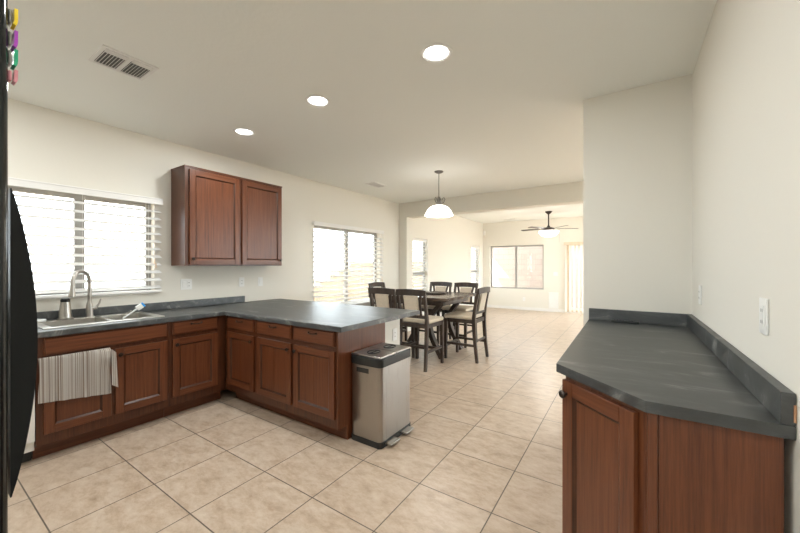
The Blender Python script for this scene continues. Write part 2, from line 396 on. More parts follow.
# ------------------------------------------------------------------ blinds
def blind(label, axis_y0, axis_y1, z0, z1, x, tilt=24, cord=True, group=None):
    """horizontal slat blind on the left wall, hanging at plane x"""
    t = thing('window_blind', label, 'blind', (x, axis_y0, z0), 0, group)
    w = axis_y1 - axis_y0; h = z1 - z0
    MB().box(-.02, .03, 0, w, h-.045, h-.005, M['trim'], .003).build('headrail', t)
    MB().box(.032, .042, -.006, w+.006, h-.062, h, M['trim'], .003).box(.0415, .046, -.006, w+.006, h-.012, h, M['trim'], .002).box(.0415, .045, -.006, w+.006, h-.062, h-.048, M['trim'], .002).build('valance', t)
    sl = MB(); z = .05; pitch = .076
    while z < h - .085:
        mt = Matrix.Translation((.012, 0, z)) @ Matrix.Rotation(R(tilt), 4, 'Y')
        sl.box(-.032, .032, .004, w-.004, -.0018, .0018, M['slat'], mtx=mt); z += pitch
    sl.build('slats', t)
    MB().box(-.012, .036, .002, w-.002, 0, .022, M['trim'], .004).build('bottom_rail', t)
    n = max(2, int(round(w / .45))); 
    for k in range(n):
        y = .12 + (w - .24) * k / (n - 1) if n > 1 else w/2
        c = MB(); c.tube([(.0435, y, .01), (.0435, y, h-.076)], .0012, M['trim'], 6); c.tube([(-.0185, y, .01), (-.0185, y, h-.05)], .0012, M['trim'], 6)
        c.build('ladder_cord', t)
    if cord:
        c = MB(); y = w - .07
        c.tube([(.047, y, h-.07), (.047, y, h*.34)], .0015, M['trim'], 6); c.tube([(.047, y+.012, h-.07), (.047, y+.012, h*.30)], .0015, M['trim'], 6)
        c.lathe([(0, .05), (.004, .05), (.009, .0), (0, 0)], M['tan_frame'], (.047, y, h*.34-.04), 10)
        c.lathe([(0, .05), (.004, .05), (.009, .0), (0, 0)], M['tan_frame'], (.047, y+.012, h*.30-.04), 10)
        c.build('pull_cord', t)
    return t
blind('wide white slat blind over the kitchen window above the sink', .355, 1.545, 1.105, 2.045, LX+.026)
blind('large white slat blind over the wide window behind the dining chairs', 3.575, 5.325, .69, 2.04, LX+.026)
blind('narrow white slat blind in the tall window beside the pilaster', W1[0]+.01, W1[1]-.01, W1[2]+.002, W1[3]-.005, LX-.06, 24, False)
blind('narrow white slat blind in the tall window near the far corner', W2[0]+.01, W2[1]-.01, W2[2]+.002, W2[3]-.005, LX-.06, 24, False)
def vertical_blind():
    t = thing('vertical_blind', 'vertical vane blind across the glass patio door at the far wall', 'blind', (FD[0]-.06, FARY, 0))
    w = FD[1] - FD[0] + .12
    MB().box(0, w, -.10, -.09, 1.96, 2.04, M['tan_frame'], .003).box(0, w, -.09, -.002, 2.028, 2.04, M['tan_frame']).build('valance', t)
    MB().box(.03, w-.03, -.07, -.04, 1.985, 2.02, M['trim'], .003).build('headrail', t)
    n = 32
    for k in range(n):
        x = .06 + (w - .12) * k / (n - 1)
        mt = Matrix.Translation((x, -.055, 0)) @ Matrix.Rotation(R(52), 4, 'Z')
        v = MB(); v.box(-.042, .042, -.0008, .0008, .03, 1.96, M['vane'], mtx=mt); v.box(-.006, .006, -.002, .002, 1.955, 1.99, M['trim'], mtx=mt); v.build('vane', t)
    return t
vertical_blind()

# ------------------------------------------------------------------ cabinetry
def door_mesh(w, h, groove=False, t=.02, stile=.056):
    """recessed panel door: local x 0..w, z 0..h, front at y=-t, back at y=0"""
    mb = MB(); W, H = M['wood'], M['wood_h']
    mb.box(0, stile, -t, 0, 0, h, W, .003); mb.box(w-stile, w, -t, 0, 0, h, W, .003)
    mb.box(stile, w-stile, -t, 0, 0, stile, H, .003); mb.box(stile, w-stile, -t, 0, h-stile, h, H, .003)
    b, ya, yb = .013, -t+.0022, -t+.0128                  # sticking: sloped inner lip all round
    t_ = bmesh.new()
    o_ = [t_.verts.new(v) for v in ((stile, ya, stile), (w-stile, ya, stile), (w-stile, ya, h-stile), (stile, ya, h-stile))]
    i_ = [t_.verts.new(v) for v in ((stile+b, yb, stile+b), (w-stile-b, yb, stile+b), (w-stile-b, yb, h-stile-b), (stile+b, yb, h-stile-b))]
    k_ = [t_.verts.new(v) for v in ((stile+.001, -.004, stile+.001), (w-stile-.001, -.004, stile+.001), (w-stile-.001, -.004, h-stile-.001), (stile+.001, -.004, h-stile-.001))]
    for q in range(4):
        n = (q+1) % 4; t_.faces.new((o_[q], o_[n], i_[n], i_[q])); t_.faces.new((k_[q], k_[n], o_[n], o_[q])); t_.faces.new((i_[q], i_[n], k_[n], k_[q]))
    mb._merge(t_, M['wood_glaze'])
    if groove:
        mb.box(stile, w/2-.0012, -t+.0125, -.004, stile, h-stile, W, .003); mb.box(w/2+.0012, w-stile, -t+.0125, -.004, stile, h-stile, W, .0025)
    else: mb.box(stile, w-stile, -t+.0125, -.004, stile, h-stile, W)
    return mb
def knob(parent, x, z, y=-.02):
    rot = Matrix.Translation((x, y, z)) @ Matrix.Rotation(R(90), 4, 'X')
    o = MB().lathe([(.006, 0), (.005, .012), (.0155, .016), (.0165, .021), (.012, .027), (0, .029)], M['bronze'], (0, 0, 0), 18, rot).build('knob', parent)
    return o
def pull(parent, x, z, y=-.02, hw=.045):
    mb = MB(); mb.tube(bez((x-hw, y, z), (x-hw*.8, y-.032, z-.004), (x+hw*.8, y-.032, z-.004), (x+hw, y, z), 12), [.006]+[.0045]*11+[.006], M['bronze'], 10)
    mb.lathe([(.011, 0), (.010, .003), (0, .004)], M['bronze'], (0, 0, 0), 14, Matrix.Translation((x-hw, y, z)) @ Matrix.Rotation(R(90), 4, 'X'))
    mb.lathe([(.011, 0), (.010, .003), (0, .004)], M['bronze'], (0, 0, 0), 14, Matrix.Translation((x+hw, y, z)) @ Matrix.Rotation(R(90), 4, 'X'))
    return mb.build('pull', parent)
def slab_front(w, h): return MB().box(0, w, -.014, 0, 0, h, M['wood_h'], .003).box(.006, w-.006, -.0215, -.012, .006, h-.006, M['wood_h'], .007, 1)
def base_cabinet(label, loc, rz, x0, x1, depth, doors=(), drawers=(), fronts=(), top=.872, toe=.10, group=None, open_top=False):
    """local: front at y=0, x along the front. doors (x0,x1,knob side,groove)"""
    t = thing('base_cabinet', label, 'cabinet', loc, rz, group)
    c = MB(); w = M['wood_frame_shaded']
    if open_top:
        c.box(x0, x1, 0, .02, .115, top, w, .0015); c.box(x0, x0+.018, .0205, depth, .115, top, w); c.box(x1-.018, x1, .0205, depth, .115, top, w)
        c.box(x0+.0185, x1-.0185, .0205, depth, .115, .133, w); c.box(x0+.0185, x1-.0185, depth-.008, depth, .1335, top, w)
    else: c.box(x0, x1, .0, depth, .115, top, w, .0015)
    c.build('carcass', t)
    MB().box(x0+.001, x1-.001, toe, depth-.002, 0, .1145, M['wood_h']).build('toe_kick', t)
    for a, b, side, gr in doors:
        d = door_mesh(b-a, .52, gr).build('door', t); d.location = (a, -.0005, .19)
        knob(d, .028 if side == 'l' else (b-a)-.028, .52-.05)
    for a, b in drawers:
        d = slab_front(b-a, .12).build('drawer', t); d.location = (a, -.0005, .745); pull(d, (b-a)/2, .085)
    for a, b in fronts:
        d = slab_front(b-a, .125).build('false_front', t); d.location = (a, -.0005, .74)
    return t
FX, FY = -3.395, 1.905                                   # faces of the two runs
base_cabinet('wide sink base cabinet with one long false drawer front and two doors', (FX, 0, 0), R(90), .565, 1.385, .58,
             doors=((.60, .975, 'r', False), (1.0, 1.365, 'l', False)), fronts=((.60, 1.365),), open_top=True)
base_cabinet('base cabinet with one drawer and one door between sink cabinet and inner corner', (FX, 0, 0), R(90), 1.386, FY-.002, .58,
             doors=((1.41, 1.81, 'l', True),), drawers=((1.41, 1.81),))
gp = 'peninsula base cabinets'
base_cabinet('peninsula cabinet nearest the inner corner, one drawer over one door', (0, FY, 0), 0, -3.39, -2.876, .60,
             doors=((-3.345, -2.90, 'r', True),), drawers=((-3.345, -2.90),), group=gp)
base_cabinet('peninsula cabinet next to the trash can with two drawers over two doors', (0, FY, 0), 0, -2.875, -1.852, .60,
             doors=((-2.85, -2.37, 'r', True), (-2.335, -1.865, 'l', True)), drawers=((-2.85, -2.37), (-2.335, -1.865)), group=gp)
tag(MB().box(-1.851, -1.836, FY-.004, 2.505, .115, .872, M['wood'], .001).box(-1.851, -1.836, FY+.10, 2.505, 0, .115, M['wood'], .001).build('end_panel'), 'cherry wood end panel of the peninsula behind the trash can', 'panel')
struct(MB().box(-3.99, -1.85, 2.507, 2.765, 0, .872, M['wall']).build('wall_peninsula'))

# countertops --------------------------------------------------------------
ZT, TH = .914, .040
SK = (-3.925, -3.475, .64, 1.345)                         # sink cut-out
def kitchen_counter():
    mb = MB(); s = M['slate']; z0 = ZT - TH
    fx, py0, py1, ex = -3.352, 1.86, 3.005, -1.765
    # top as one polygon with a hole, extruded
    t = bmesh.new()
    outer = [(LX+.004, -.045), (fx, -.045), (fx, py0), (ex, py0), (ex, py1), (LX+.004, py1)]
    hole = [(SK[0], SK[2]), (SK[1], SK[2]), (SK[1], SK[3]), (SK[0], SK[3])]
    vs = [t.verts.new((x, y, z0)) for x, y in outer]; hs = [t.verts.new((x, y, z0)) for x, y in hole]
    es = [t.edges.new((vs[i], vs[(i+1) % 6])) for i in range(6)] + [t.edges.new((hs[i], hs[(i+1) % 4])) for i in range(4)]
    bmesh.ops.triangle_fill(t, use_beauty=True, use_dissolve=False, edges=es)
    bmesh.ops.dissolve_limit(t, angle_limit=.01, verts=t.verts, edges=t.edges, delimit=set())
    r = bmesh.ops.extrude_face_region(t, geom=list(t.faces))
    for v in r['geom']:
        if isinstance(v, bmesh.types.BMVert): v.co.z = ZT
    be = [e for e in t.edges if len(e.link_faces) == 2 and e.calc_face_angle() > .9 and e.verts[0].co.z > ZT-.001 and e.verts[1].co.z > ZT-.001 and not all(SK[0]-.01 < v.co.x < SK[1]+.01 and SK[2]-.01 < v.co.y < SK[3]+.01 for v in e.verts)]
    bmesh.ops.bevel(t, geom=be, offset=.006, segments=3, affect='EDGES', profile=.5)
    mb._merge(t, s)
    o = mb.build('countertop')
    tag(o, 'L-shaped dark slate countertop over the sink run and peninsula', 'countertop')
    MB().box(LX+.002, LX+.022, -.045, 2.474, ZT+.0005, .992, s, .004).build('backsplash', o)
    return o
kitchen_counter()
def sink():
    t = thing('kitchen_sink', 'stainless double bowl sink set in the dark counter under the window', 'sink', (0, 0, ZT))
    x0, x1, y0, y1 = SK; m = M['sink_steel']; ym = 1.02
    rim = MB()
    for a in ((x0-.03, x0+.05, y0-.03, y1+.03), (x1-.025, x1+.03, y0-.03, y1+.03), (x0+.05, x1-.025, y0-.03, y0+.025), (x0+.05, x1-.025, y1-.025, y1+.03), (x0+.05, x1-.025, ym-.02, ym+.02)):
        rim.box(a[0], a[1], a[2], a[3], .0005, .008, m, .003)
    rim.build('rim', t)
    for a, b in ((y0+.025, ym-.02), (ym+.02, y1-.025)):
        bx = MB(); xa, xb = x0+.05, x1-.025; d = -.035*1
        tb = bmesh.new(); bmesh.ops.create_cube(tb, size=1)
        for v in tb.verts: v.co = Vector((xa-.004+(v.co.x+.5)*(xb-xa+.008), a-.004+(v.co.y+.5)*(b-a+.008), -.19+(v.co.z+.5)*.1925))
        bmesh.ops.delete(tb, geom=[f for f in tb.faces if f.normal.z > .9], context='FACES')
        bmesh.ops.bevel(tb, geom=[e for e in tb.edges if len(e.link_faces) == 2], offset=.03, segments=4, affect='EDGES', profile=.5)
        bx._merge(tb, m); bx.build('bowl', t)
    return t
sink()
def faucet():
    t = thing('faucet', 'brushed nickel gooseneck pull-down faucet behind the sink', 'faucet', (-3.905, .975, ZT+.008))
    m = M['nickel']; d = Vector((.62, -.78, 0))
    MB().lathe([(0, 0), (.030, 0), (.030, .008), (.025, .016), (.023, .10), (.018, .125), (.013, .15), (0, .15)], m).build('body', t)
    top = .40
    p = [Vector((0, 0, z)) for z in (.13, .2, .27)] + bez((0, 0, .30), (0, 0, top+.03), d*.17+Vector((0, 0, top+.03)), d*.17+Vector((0, 0, .31)), 14)
    MB().tube(p, .0145, m, 14).build('neck', t)
    a = d*.17+Vector((0, 0, .315)); b = d*.178+Vector((0, 0, .19))
    MB().tube([a, a.lerp(b, .15), a.lerp(b, .5), a.lerp(b, .85), b], [.013, .016, .018, .022, .022], m, 16).build('spray_head', t)
    h = MB(); h.tube([(0.012, .018, .075), (.02, .045, .08)], .013, m, 12); h.tube([(.02, .040, .08), (.028, .06, .12), (.032, .068, .155)], [.009, .007, .005], m, 10); h.build('lever', t)
    return t
faucet()
def canister():
    t = thing('soap_canister', 'brushed metal cone-shaped canister with dark cap beside the faucet', 'soap dispenser', (-3.88, .815, ZT+.0085))
    MB().lathe([(0, 0), (.052, 0), (.052, .012), (.044, .016), (.040, .05), (.030, .145), (0, .145)], M['nickel'], seg=36).build('body', t)
    MB().lathe([(0, .1455), (.029, .1455), (.030, .165), (.024, .175), (0, .177)], M['charcoal'], seg=30).build('cap', t)
canister()
def brush():
    t = thing('dish_brush', 'pale dish brush with a blue tip leaning in the right sink bowl', 'brush', (-3.60, 1.19, ZT+.009))
    a = Vector((-.01, -.07, -.01)); b = Vector((.02, .03, .075)); c = Vector((.028, .06, .098))
    MB().tube([a, a.lerp(b, .5), b], [.006, .007, .009], M['clear_plastic'], 10).build('handle', t)
    q = (c-b).to_track_quat('Z', 'Y').to_matrix().to_4x4()
    MB().box(-.028, .028, -.020, .020, -.012, .036, M['white_plastic'], .006, 3, Matrix.Translation(b) @ q).build('head', t)
    MB().box(-.027, .027, -.019, .019, .0365, .052, M['blue_plastic'], .004, 2, Matrix.Translation(b) @ q).build('blue_tip', t)['label'] = 'bright blue tip'
brush()
tag(MB().lathe([(0, 0), (.036, 0), (.040, .006), (.020, .012), (.008, .014), (.008, .024), (0, .026)], M['nickel'], (-3.895, 1.27, ZT+.0085), 24).build('sink_strainer'), 'small round metal strainer on the back rim of the sink', 'strainer')
def cloth_scrap():
    o = MB().box(-.05, .05, -.035, .035, 0, .022, M['clear_plastic'], .008, 3).build('sponge'); o.location = (-3.90, .655, ZT+.0085); o.rotation_euler = (0, 0, .4)
    tag(o, 'pale grey sponge at the left end of the sink by the fridge handle', 'sponge')
cloth_scrap()
def dishwasher():
    t = thing('dishwasher', 'white dishwasher, a sliver showing between fridge handle and sink cabinet', 'dishwasher', (FX, 0, 0), R(90))
    MB().box(-.04, .562, .02, .58, .09, .871, M['dishwasher_white'], .003).build('body', t)
    MB().box(-.038, .56, -.012, .019, .16, .74, M['dishwasher_white'], .004).build('door_panel', t)
    MB().box(-.038, .56, -.012, .019, .745, .87, M['dishwasher_white'], .004).build('control_panel', t)
    MB().box(-.038, .56, .10, .57, 0, .089, M['black_plastic']).build('toe_kick', t)
dishwasher()
# towel over the sink door
def towel():
    y0, y1 = .573, .965; ztop = .7225; zb0, zb1 = .425, .372
    def f(u, v):
        y = y0 + (y1-y0)*u; rip = .0032*math.sin(u*23) + .0025*math.sin(u*41+1)
        zb = zb0 + (zb1-zb0)*u
        if v < .12:
            a = v/.12; return Vector((FX+.004+.024*a, y, ztop+.006*math.sin(a*PI)))
        a = (v-.12)/.88
        hump = .030*math.exp(-((y-.947)/.06)**2-((ztop+(zb-ztop)*a-.66)/.08)**2)
        return Vector((FX+.030+.010*a+hump+rip*(.3+a), y+.004*math.sin(a*5+u*3), ztop+(zb-ztop)*a))
    o = MB().grid(f, 60, 26, M['towel'], .003).build('dish_towel')
    tag(o, 'brown and cream striped dish towel hung over the sink cabinet door', 'towel')
    def g(u, v):
        return Vector((FX+.046+.008*v+.002*math.sin(u*9), .967+.028*u+.012*v*u, ztop-.004-.03*u+(.445-ztop)*v))
    MB().grid(g, 10, 20, M['towel'], .003).build('folded_edge', o)
towel()

# upper cabinet
def upper():
    t = thing('wall_cabinet', 'two-door cherry upper cabinet mounted on the left wall', 'cabinet', (LX+.302, 0, 1.368), R(90))
    MB().box(1.652, 2.805, 0, .30, 0, 1.0, M['wood_frame_shaded'], .0015).build('carcass', t)
    MB().box(1.648, 2.809, -.006, .30, 1.0005, 1.014, M['wood_h'], .002).build('top_edge', t)
    for a, b, side in ((1.69, 2.225, 'l'), (2.255, 2.79, 'r')):
        d = door_mesh(b-a, .965).build('door', t); d.location = (a, -.0005, .015)
        knob(d, .028 if side == 'l' else (b-a)-.028, .055)
upper()

# right-hand counter and cabinet ------------------------------------------
RZ = .955
def right_side():
    s = M['slate']
    P = [(-.255, ENDY-.002), (-.255, 1.576), (.044, 1.289), (RX-.001, 1.297), (RX-.001, ENDY-.002)]
    mb = MB().prism(P, RZ-.036, RZ, s, .0015); o = mb.build('countertop')
    tag(o, 'dark slate countertop with a cut corner along the right wall', 'countertop')
    MB().box(RX-.029, RX-.001, 1.297, ENDY-.024, RZ+.0005, RZ+.085, s, .003).build('backsplash', o)
    MB().box(-.255, RX-.001, ENDY-.023, ENDY-.002, RZ+.0005, RZ+.085, s, .003).build('backsplash', o)
    e = MB(); e.box(RX-.006, RX-.0015, 1.2945, 1.2965, RZ+.01, RZ+.055, M['raw_board']); e.build('chipped_edge', o)['label'] = 'chipped raw orange edge'
    t = thing('base_cabinet', 'cherry base cabinet with angled door under the right wall counter', 'cabinet')
    off = Vector((.6925, .7214)) * .021
    a = Vector((-.255, 1.576)) + off; b = Vector((.044, 1.289)) + off; d = (b-a).normalized()
    lx = -.217; pa = a + d*((lx-a.x)/d.x); ly = 1.318; pb = a + d*((ly-a.y)/d.y)
    top = RZ - .0365
    MB().prism([(pa.x, ENDY-.004), (pa.x, pa.y), (pb.x, pb.y), (RX-.018, ly), (RX-.018, ENDY-.004)], .115, top, M['wood'], .001).build('carcass', t)
    MB().prism([(pa.x+.07, ENDY-.004), (pa.x+.07, pa.y+.03), (pb.x+.03, pb.y+.06), (RX-.018, ly+.05), (RX-.018, ENDY-.004)], 0, .1145, M['wood_h']).build('toe_kick', t)
    w = (pb-pa).length
    ang = math.atan2(d.y, d.x)
    dr = door_mesh(w-.026, .745).build('door', t); dr.location = (pa.x + d.x*.003, pa.y + d.y*.003, .155); dr.rotation_euler = (0, 0, ang)
    dr.location.x -= .0005*.7; dr.location.y -= .0005*.7
    knob(dr, .026, .745-.052)
    MB().box(pb.x+.004, pb.x+.030, ly-.010, ly-.0005, .115, top-.001, M['wood'], .003).build('corner_post', t)
    MB().box(pb.x+.034, RX-.019, ly-.006, ly-.0005, .115, top-.001, M['wood'], .001).build('side_panel', t)
right_side()
rc = thing('remote_control', 'slim black remote control lying against the backsplash of the right counter', 'remote control', (-.02, 2.965, RZ+.0005), R(-4))
MB().box(-.085, .085, -.021, .021, 0, .016, M['black_plastic'], .005, 3).build('body', rc)
mb = MB()
for k in range(7):
    for j in (-1, 0, 1): mb.box(-.065+k*.018-.004, -.065+k*.018+.004, j*.011-.003, j*.011+.003, .0155, .0178, M['charcoal'], .001)
mb.build('buttons', rc)

# ------------------------------------------------------------------ fridge and magnets
def fridge():
    t = thing('refrigerator', 'glossy black refrigerator with long bowed handle at the left edge', 'refrigerator', (-.80, .105, 0))
    m = M['black_gloss']
    MB().box(-.82, -.012, -.70, -.075, .03, 1.80, m, .008).build('body', t)
    MB().box(-.825, -.005, -.62, -.10, 0, .0295, M['black_plastic']).build('base_grille', t)
    d = MB().box(-.825, 0, -.064, 0, .78, 1.80, m, .014, 4).build('door', t)
    MB().box(-.815, -.008, -.0745, -.0645, .79, 1.79, M['fridge_edge']).build('gasket', d)
    d2 = MB().box(-.825, 0, -.064, 0, .06, .765, m, .014, 4).build('freezer_drawer', t)
    hx = -.045
    th = [.0015 + .0295*math.sin(PI*i/24)**.85 for i in range(25)]
    MB().sweep([(hx, .0045 + th[i]/2, .995 + .50*i/24) for i in range(25)], [(.030, th[i]) for i in range(25)], M['charcoal'], (1, 0, 0), .001).build('handle', d)
    MB().sweep(bez((-.74, .002, .70), (-.6, .055, .70), (-.2, .055, .70), (-.08, .002, .70), 18), (.03, .016), M['charcoal'], (0, 0, 1), .005).build('handle', d2)
fridge()
for nm, z, col in (('yellow', 1.766, 'yellow'), ('purple', 1.731, 'purple'), ('green', 1.701, 'green'), ('pink', 1.672, 'pink')):
    t = thing('magnet_clip', f'{nm} clip magnet stuck near the top of the fridge door', 'magnet', (-.815, .1055, z), 0, 'fridge magnets')
    s = .75 if nm == 'pink' else 1
    MB().box(-.018*s, .0, 0, .004, -.011*s, .011*s, M['grey_metal'] if nm != 'pink' else M['pink'], .002).build('base', t)
    mb = MB(); mb.sweep(bez((-.009*s, .0062, -.012*s), (-.009*s, .0095, -.008*s), (-.009*s, .0075, .006*s), (-.009*s, .0085, .014*s), 8), (.022*s, .004), M[col], (1, 0, 0), .001)
    mb.build('lever', t)

# ------------------------------------------------------------------ trash can
def trash():
    x0, x1, y0, y1 = -1.833, -1.525, 2.025, 2.47
    t = thing('trash_can', 'stainless steel dual pedal trash can at the end of the peninsula', 'trash can', ((x0+x1)/2, (y0+y1)/2, 0))
    w, l = (x1-x0)/2, (y1-y0)/2
    def rr(w, l, r, n=6):
        pts = []
        for cx, cy, a0 in ((w-r, -l+r, -90), (w-r, l-r, 0), (-w+r, l-r, 90), (-w+r, -l+r, 180)):
            for k in range(n+1): a = R(a0 + 90*k/n); pts.append((cx+r*math.cos(a), cy+r*math.sin(a)))
        return pts
    MB().prism(rr(w-.006, l-.006, .035), .0455, .6, M['steel']).build('body', t)
    MB().prism(rr(w, l, .038), 0, .045, M['black_plastic'], .004).build('base', t)
    MB().prism(rr(w, l, .038), .6005, .668, M['black_plastic'], .008).build('lid_rim', t)
    for k in (0, 1):
        ya, yb = (-l+.008, -.004) if k == 0 else (.004, l-.008)
        ld = MB().box(-w+.008, w-.008, ya, yb, .6685, .684, M['steel'], .007, 3).build('lid', t)
        yc = (ya+yb)/2; ring = [(.045*math.cos(2*PI*j/28), yc+.072*math.sin(2*PI*j/28)*.8,   .6855) for j in range(29)]
        mb = MB(); mb.tube([(x, y, z) for x, y, z in ring], .005, M['black_plastic'], 8); mb.box(-.008, .008, yc-.05, yc+.05, .683, .688, M['black_plastic'], .002); mb.build('grip', ld)
        yp = (-.105, .105)[k]
        p = MB(); p.box(w-.03, w+.055, yp-.06, yp+.06, .022, .034, M['steel'], .004, 2, Matrix.Translation((0, 0, 0))); p.build('pedal', t)
    MB().box(-.085, .035, -l+.0045, -l+.0058, .545, .585, M['black_plastic'], .0004).box(-.088, .038, -l+.001, -l+.006, .583, .589, M['steel'], .001).build('hand_slot', t)
trash()

# ------------------------------------------------------------------ dining set
TC = Vector((-2.77, 4.855, 0))
def table():
    t = thing('dining_table', 'square counter-height dark wood dining table under the pendant', 'table', TC)
    h = .685
    MB().box(-h, h, -.595, .595, .868, .912, M['table_top'], .005).build('tabletop', t)
    a = MB(); 
    for s in (-1, 1): a.box(-.56, .56, s*.47-.012, s*.47+.012, .79, .8675, M['espresso']); a.box(s*.56-.012, s*.56+.012, -.458, .458, .79, .8675, M['espresso'])
    a.build('apron', t)
    for sx in (-1, 1):
        for sy in (-1, 1):
            p = bez((sx*.50, sy*.34, 0), (sx*.30, sy*.34, .34), (sx*.16, sy*.34, .52), (sx*.47, sy*.34, .789), 12)
            MB().sweep(p, (.085, .06), M['espresso'], (0, 1, 0), .004).build('leg', t)
    mb = MB(); mb.box(-.26, .26, -.34, .34, .43, .455, M['espresso'], .003); mb.build('shelf', t)
    return t
table()
tr = thing('serving_tray', 'flat dark tray on the dining table', 'tray', (-2.60, 4.93, .9125))
MB().lathe([(0, 0), (.13, 0), (.165, .012), (.17, .022), (.163, .022), (.128, .006), (0, .006)], M['espresso'], seg=40).build('rim', tr)
MB().lathe([(0, .0065), (.12, .0065), (.12, .012), (0, .014)], M['table_top'], seg=40).build('mat', tr)
def chair():
    t = thing('dining_chair', '', 'chair', group='counter-height dining chairs')
    E_, F_ = M['espresso'], M['beige_fabric']
    hw = .205
    for s in (-1, 1):
        MB().sweep([(s*hw, .225, 0), (s*hw, .222, .3), (s*hw, .215, .595)], [(.034, .034), (.042, .042), (.046, .046)], E_).build('front_leg', t)
        p = [(s*hw*1.02, -.262, 0), (s*hw, -.232, .25), (s*hw, -.215, .5), (s*hw, -.215, .64), (s*hw, -.235, .80), (s*hw, -.285, 1.035)]
        MB().sweep(p, [(.034, .036), (.038, .042), (.040, .048), (.040, .046), (.036, .038), (.032, .030)], E_).build('rear_leg', t)
        MB().sweep([(s*hw, -.222, .235), (s*hw, .215, .235)], (.022, .034), E_, (1, 0, 0)).build('side_stretcher', t)
        # curved inner slat
        MB().sweep(bez((s*.125, -.222, .70), (s*.118, -.238, .80), (s*.118, -.255, .88), (s*.150, -.278, .985), 8), (.034, .016), E_).build('slat', t)
    MB().box(-hw+.02, hw-.02, .203, .239, .18, .215, E_, .004).build('front_stretcher', t)
    MB().box(-hw+.02, hw-.02, -.242, -.222, .28, .312, E_, .004).build('rear_stretcher', t)
    f = MB(); f.box(-hw+.024, hw-.024, .20, .225, .545, .60, E_, .003); f.box(-hw+.02, hw-.02, -.225, -.205, .545, .60, E_, .003)
    for s in (-1, 1): f.box(s*hw-.012, s*hw+.012, -.195, .195, .545, .60, E_, .003)
    f.build('seat_frame', t)
    MB().box(-.225, .225, -.192, .248, .6005, .655, F_, .022, 4).build('seat', t)
    # crest rail, gently curved in plan
    def cr(x): return -.288 - .022*(1-(x/.235)**2)
    pts = [(x, cr(x), 1.008 + .012*(1-(x/.235)**2)) for x in [-.226+.452*k/10 for k in range(11)]]
    MB().sweep(pts, (.082, .022), E_, (0, 0, 1), .006).build('crest_rail', t)
    MB().box(-hw+.018, hw-.018, -.232, -.212, .672, .712, E_, .004).build('lower_rail', t)
    mt = Matrix.Translation((0, -.236, .715)) @ Matrix.Rotation(R(11.5), 4, 'X')
    MB().box(-.108, .108, -.014, .014, 0, .262, F_, .010, 3, mt).build('back_panel', t)
    return t
ch = chair()
spots = [((-2.385, 4.105), 0, 'dining chair with its back beside the trash can end of the peninsula'),
         ((-2.862, 4.105), 0, 'near side dining chair partly behind the countertop corner, left of the closest chair'),
         ((-2.025, 4.79), 90, 'rightmost dining chair, at the right end of the table facing left'),
         ((-2.975, 5.57), 180, 'left one of two chairs on the far side of the table, facing the kitchen'),
         ((-2.465, 5.57), 180, 'right one of two chairs on the far side of the table, facing the kitchen'),
         ((-3.59, 5.03), -90, 'dining chair at the left end of the table by the window blind')]
ch0 = [ch] + [dup(ch) for _ in spots[1:]]
for o, (p, a, lb) in zip(ch0, spots): place(o, (p[0], p[1], 0), R(a), lb)

# ------------------------------------------------------------------ lamps
def can(x, y, label):
    t = thing('recessed_light', label, 'ceiling light', (x, y, CZ), 0, 'recessed ceiling lights')
    MB().lathe([(.072, -.001), (.096, -.001), (.094, -.006), (.082, -.009), (.072, -.005)], M['trim'], seg=40).build('trim_ring', t)
    MB().lathe([(0, -.003), (.0715, -.003)], M['lens'], seg=40).build('lens', t)
    ld = bpy.data.lights.new('recessed_lamp', 'AREA'); ld.shape = 'DISK'; ld.size = .14; ld.energy = CAN_POWER; ld.color = (.97, 1, .99)
    lo = bpy.data.objects.new('lamp', ld); C.objects.link(lo); lo.parent = t; lo.location = (0, 0, -.008)
    return t
can(-.975, 1.86, 'recessed ceiling light nearest the right wall, largest of the row')
can(-2.035, 1.88, 'middle recessed ceiling light of the row')
can(-3.10, 1.92, 'recessed ceiling light above the upper cabinet, smallest of the row')
for x in (-.6, -1.9, -3.1): can(x, .15 if x > -3 else .1, 'added fill light, unseen second row of ceiling cans over the sink aisle')  # extra cans out of view, added to fill the kitchen with light
can(-.2, -1.7, 'added fill light, unseen ceiling can in the hall behind the kitchen')  # out of view, added as fill from behind the camera
def pendant():
    x, y = -2.18, 4.23
    t = thing('pendant_light', 'white glass dome pendant light over the dining table', 'pendant light', (x, y, CZ))
    m = M['pewter']
    MB().lathe([(0, -.0), (.062, -.0), (.060, -.012), (.03, -.026), (0, -.03)], m).build('canopy', t)
    MB().tube([(0, 0, -.028), (0, 0, -.36)], .006, m, 8).build('rod', t)
    c = MB(); c.lathe([(0, -.345), (.018, -.35), (.022, -.37), (.036, -.385), (.034, -.44), (.05, -.455), (.05, -.468), (0, -.468)], m)
    for k in range(3):
        a = 2*PI*k/3 + .3; dx, dy = math.cos(a), math.sin(a)
        c.tube([(dx*r, dy*r, z) for r, z in ((.03, -.45), (.07, -.43), (.085, -.39), (.07, -.365), (.05, -.375), (.05, -.395))], .005, m, 8)
    c.build('fitter', t)
    MB().lathe([(.045, -.469), (.09, -.478), (.135, -.505), (.165, -.545), (.185, -.585), (.197, -.607), (.192, -.612), (.180, -.600), (.160, -.555), (.13, -.515), (.085, -.488), (.045, -.478)], M['opal'], seg=48).build('shade', t)
    ld = bpy.data.lights.new('pendant_lamp', 'POINT'); ld.energy = 14; ld.shadow_soft_size = .05; ld.color = (1, .93, .84)
    lo = bpy.data.objects.new('bulb', ld); C.objects.link(lo); lo.parent = t; lo.location = (0, 0, -.57)
pendant()
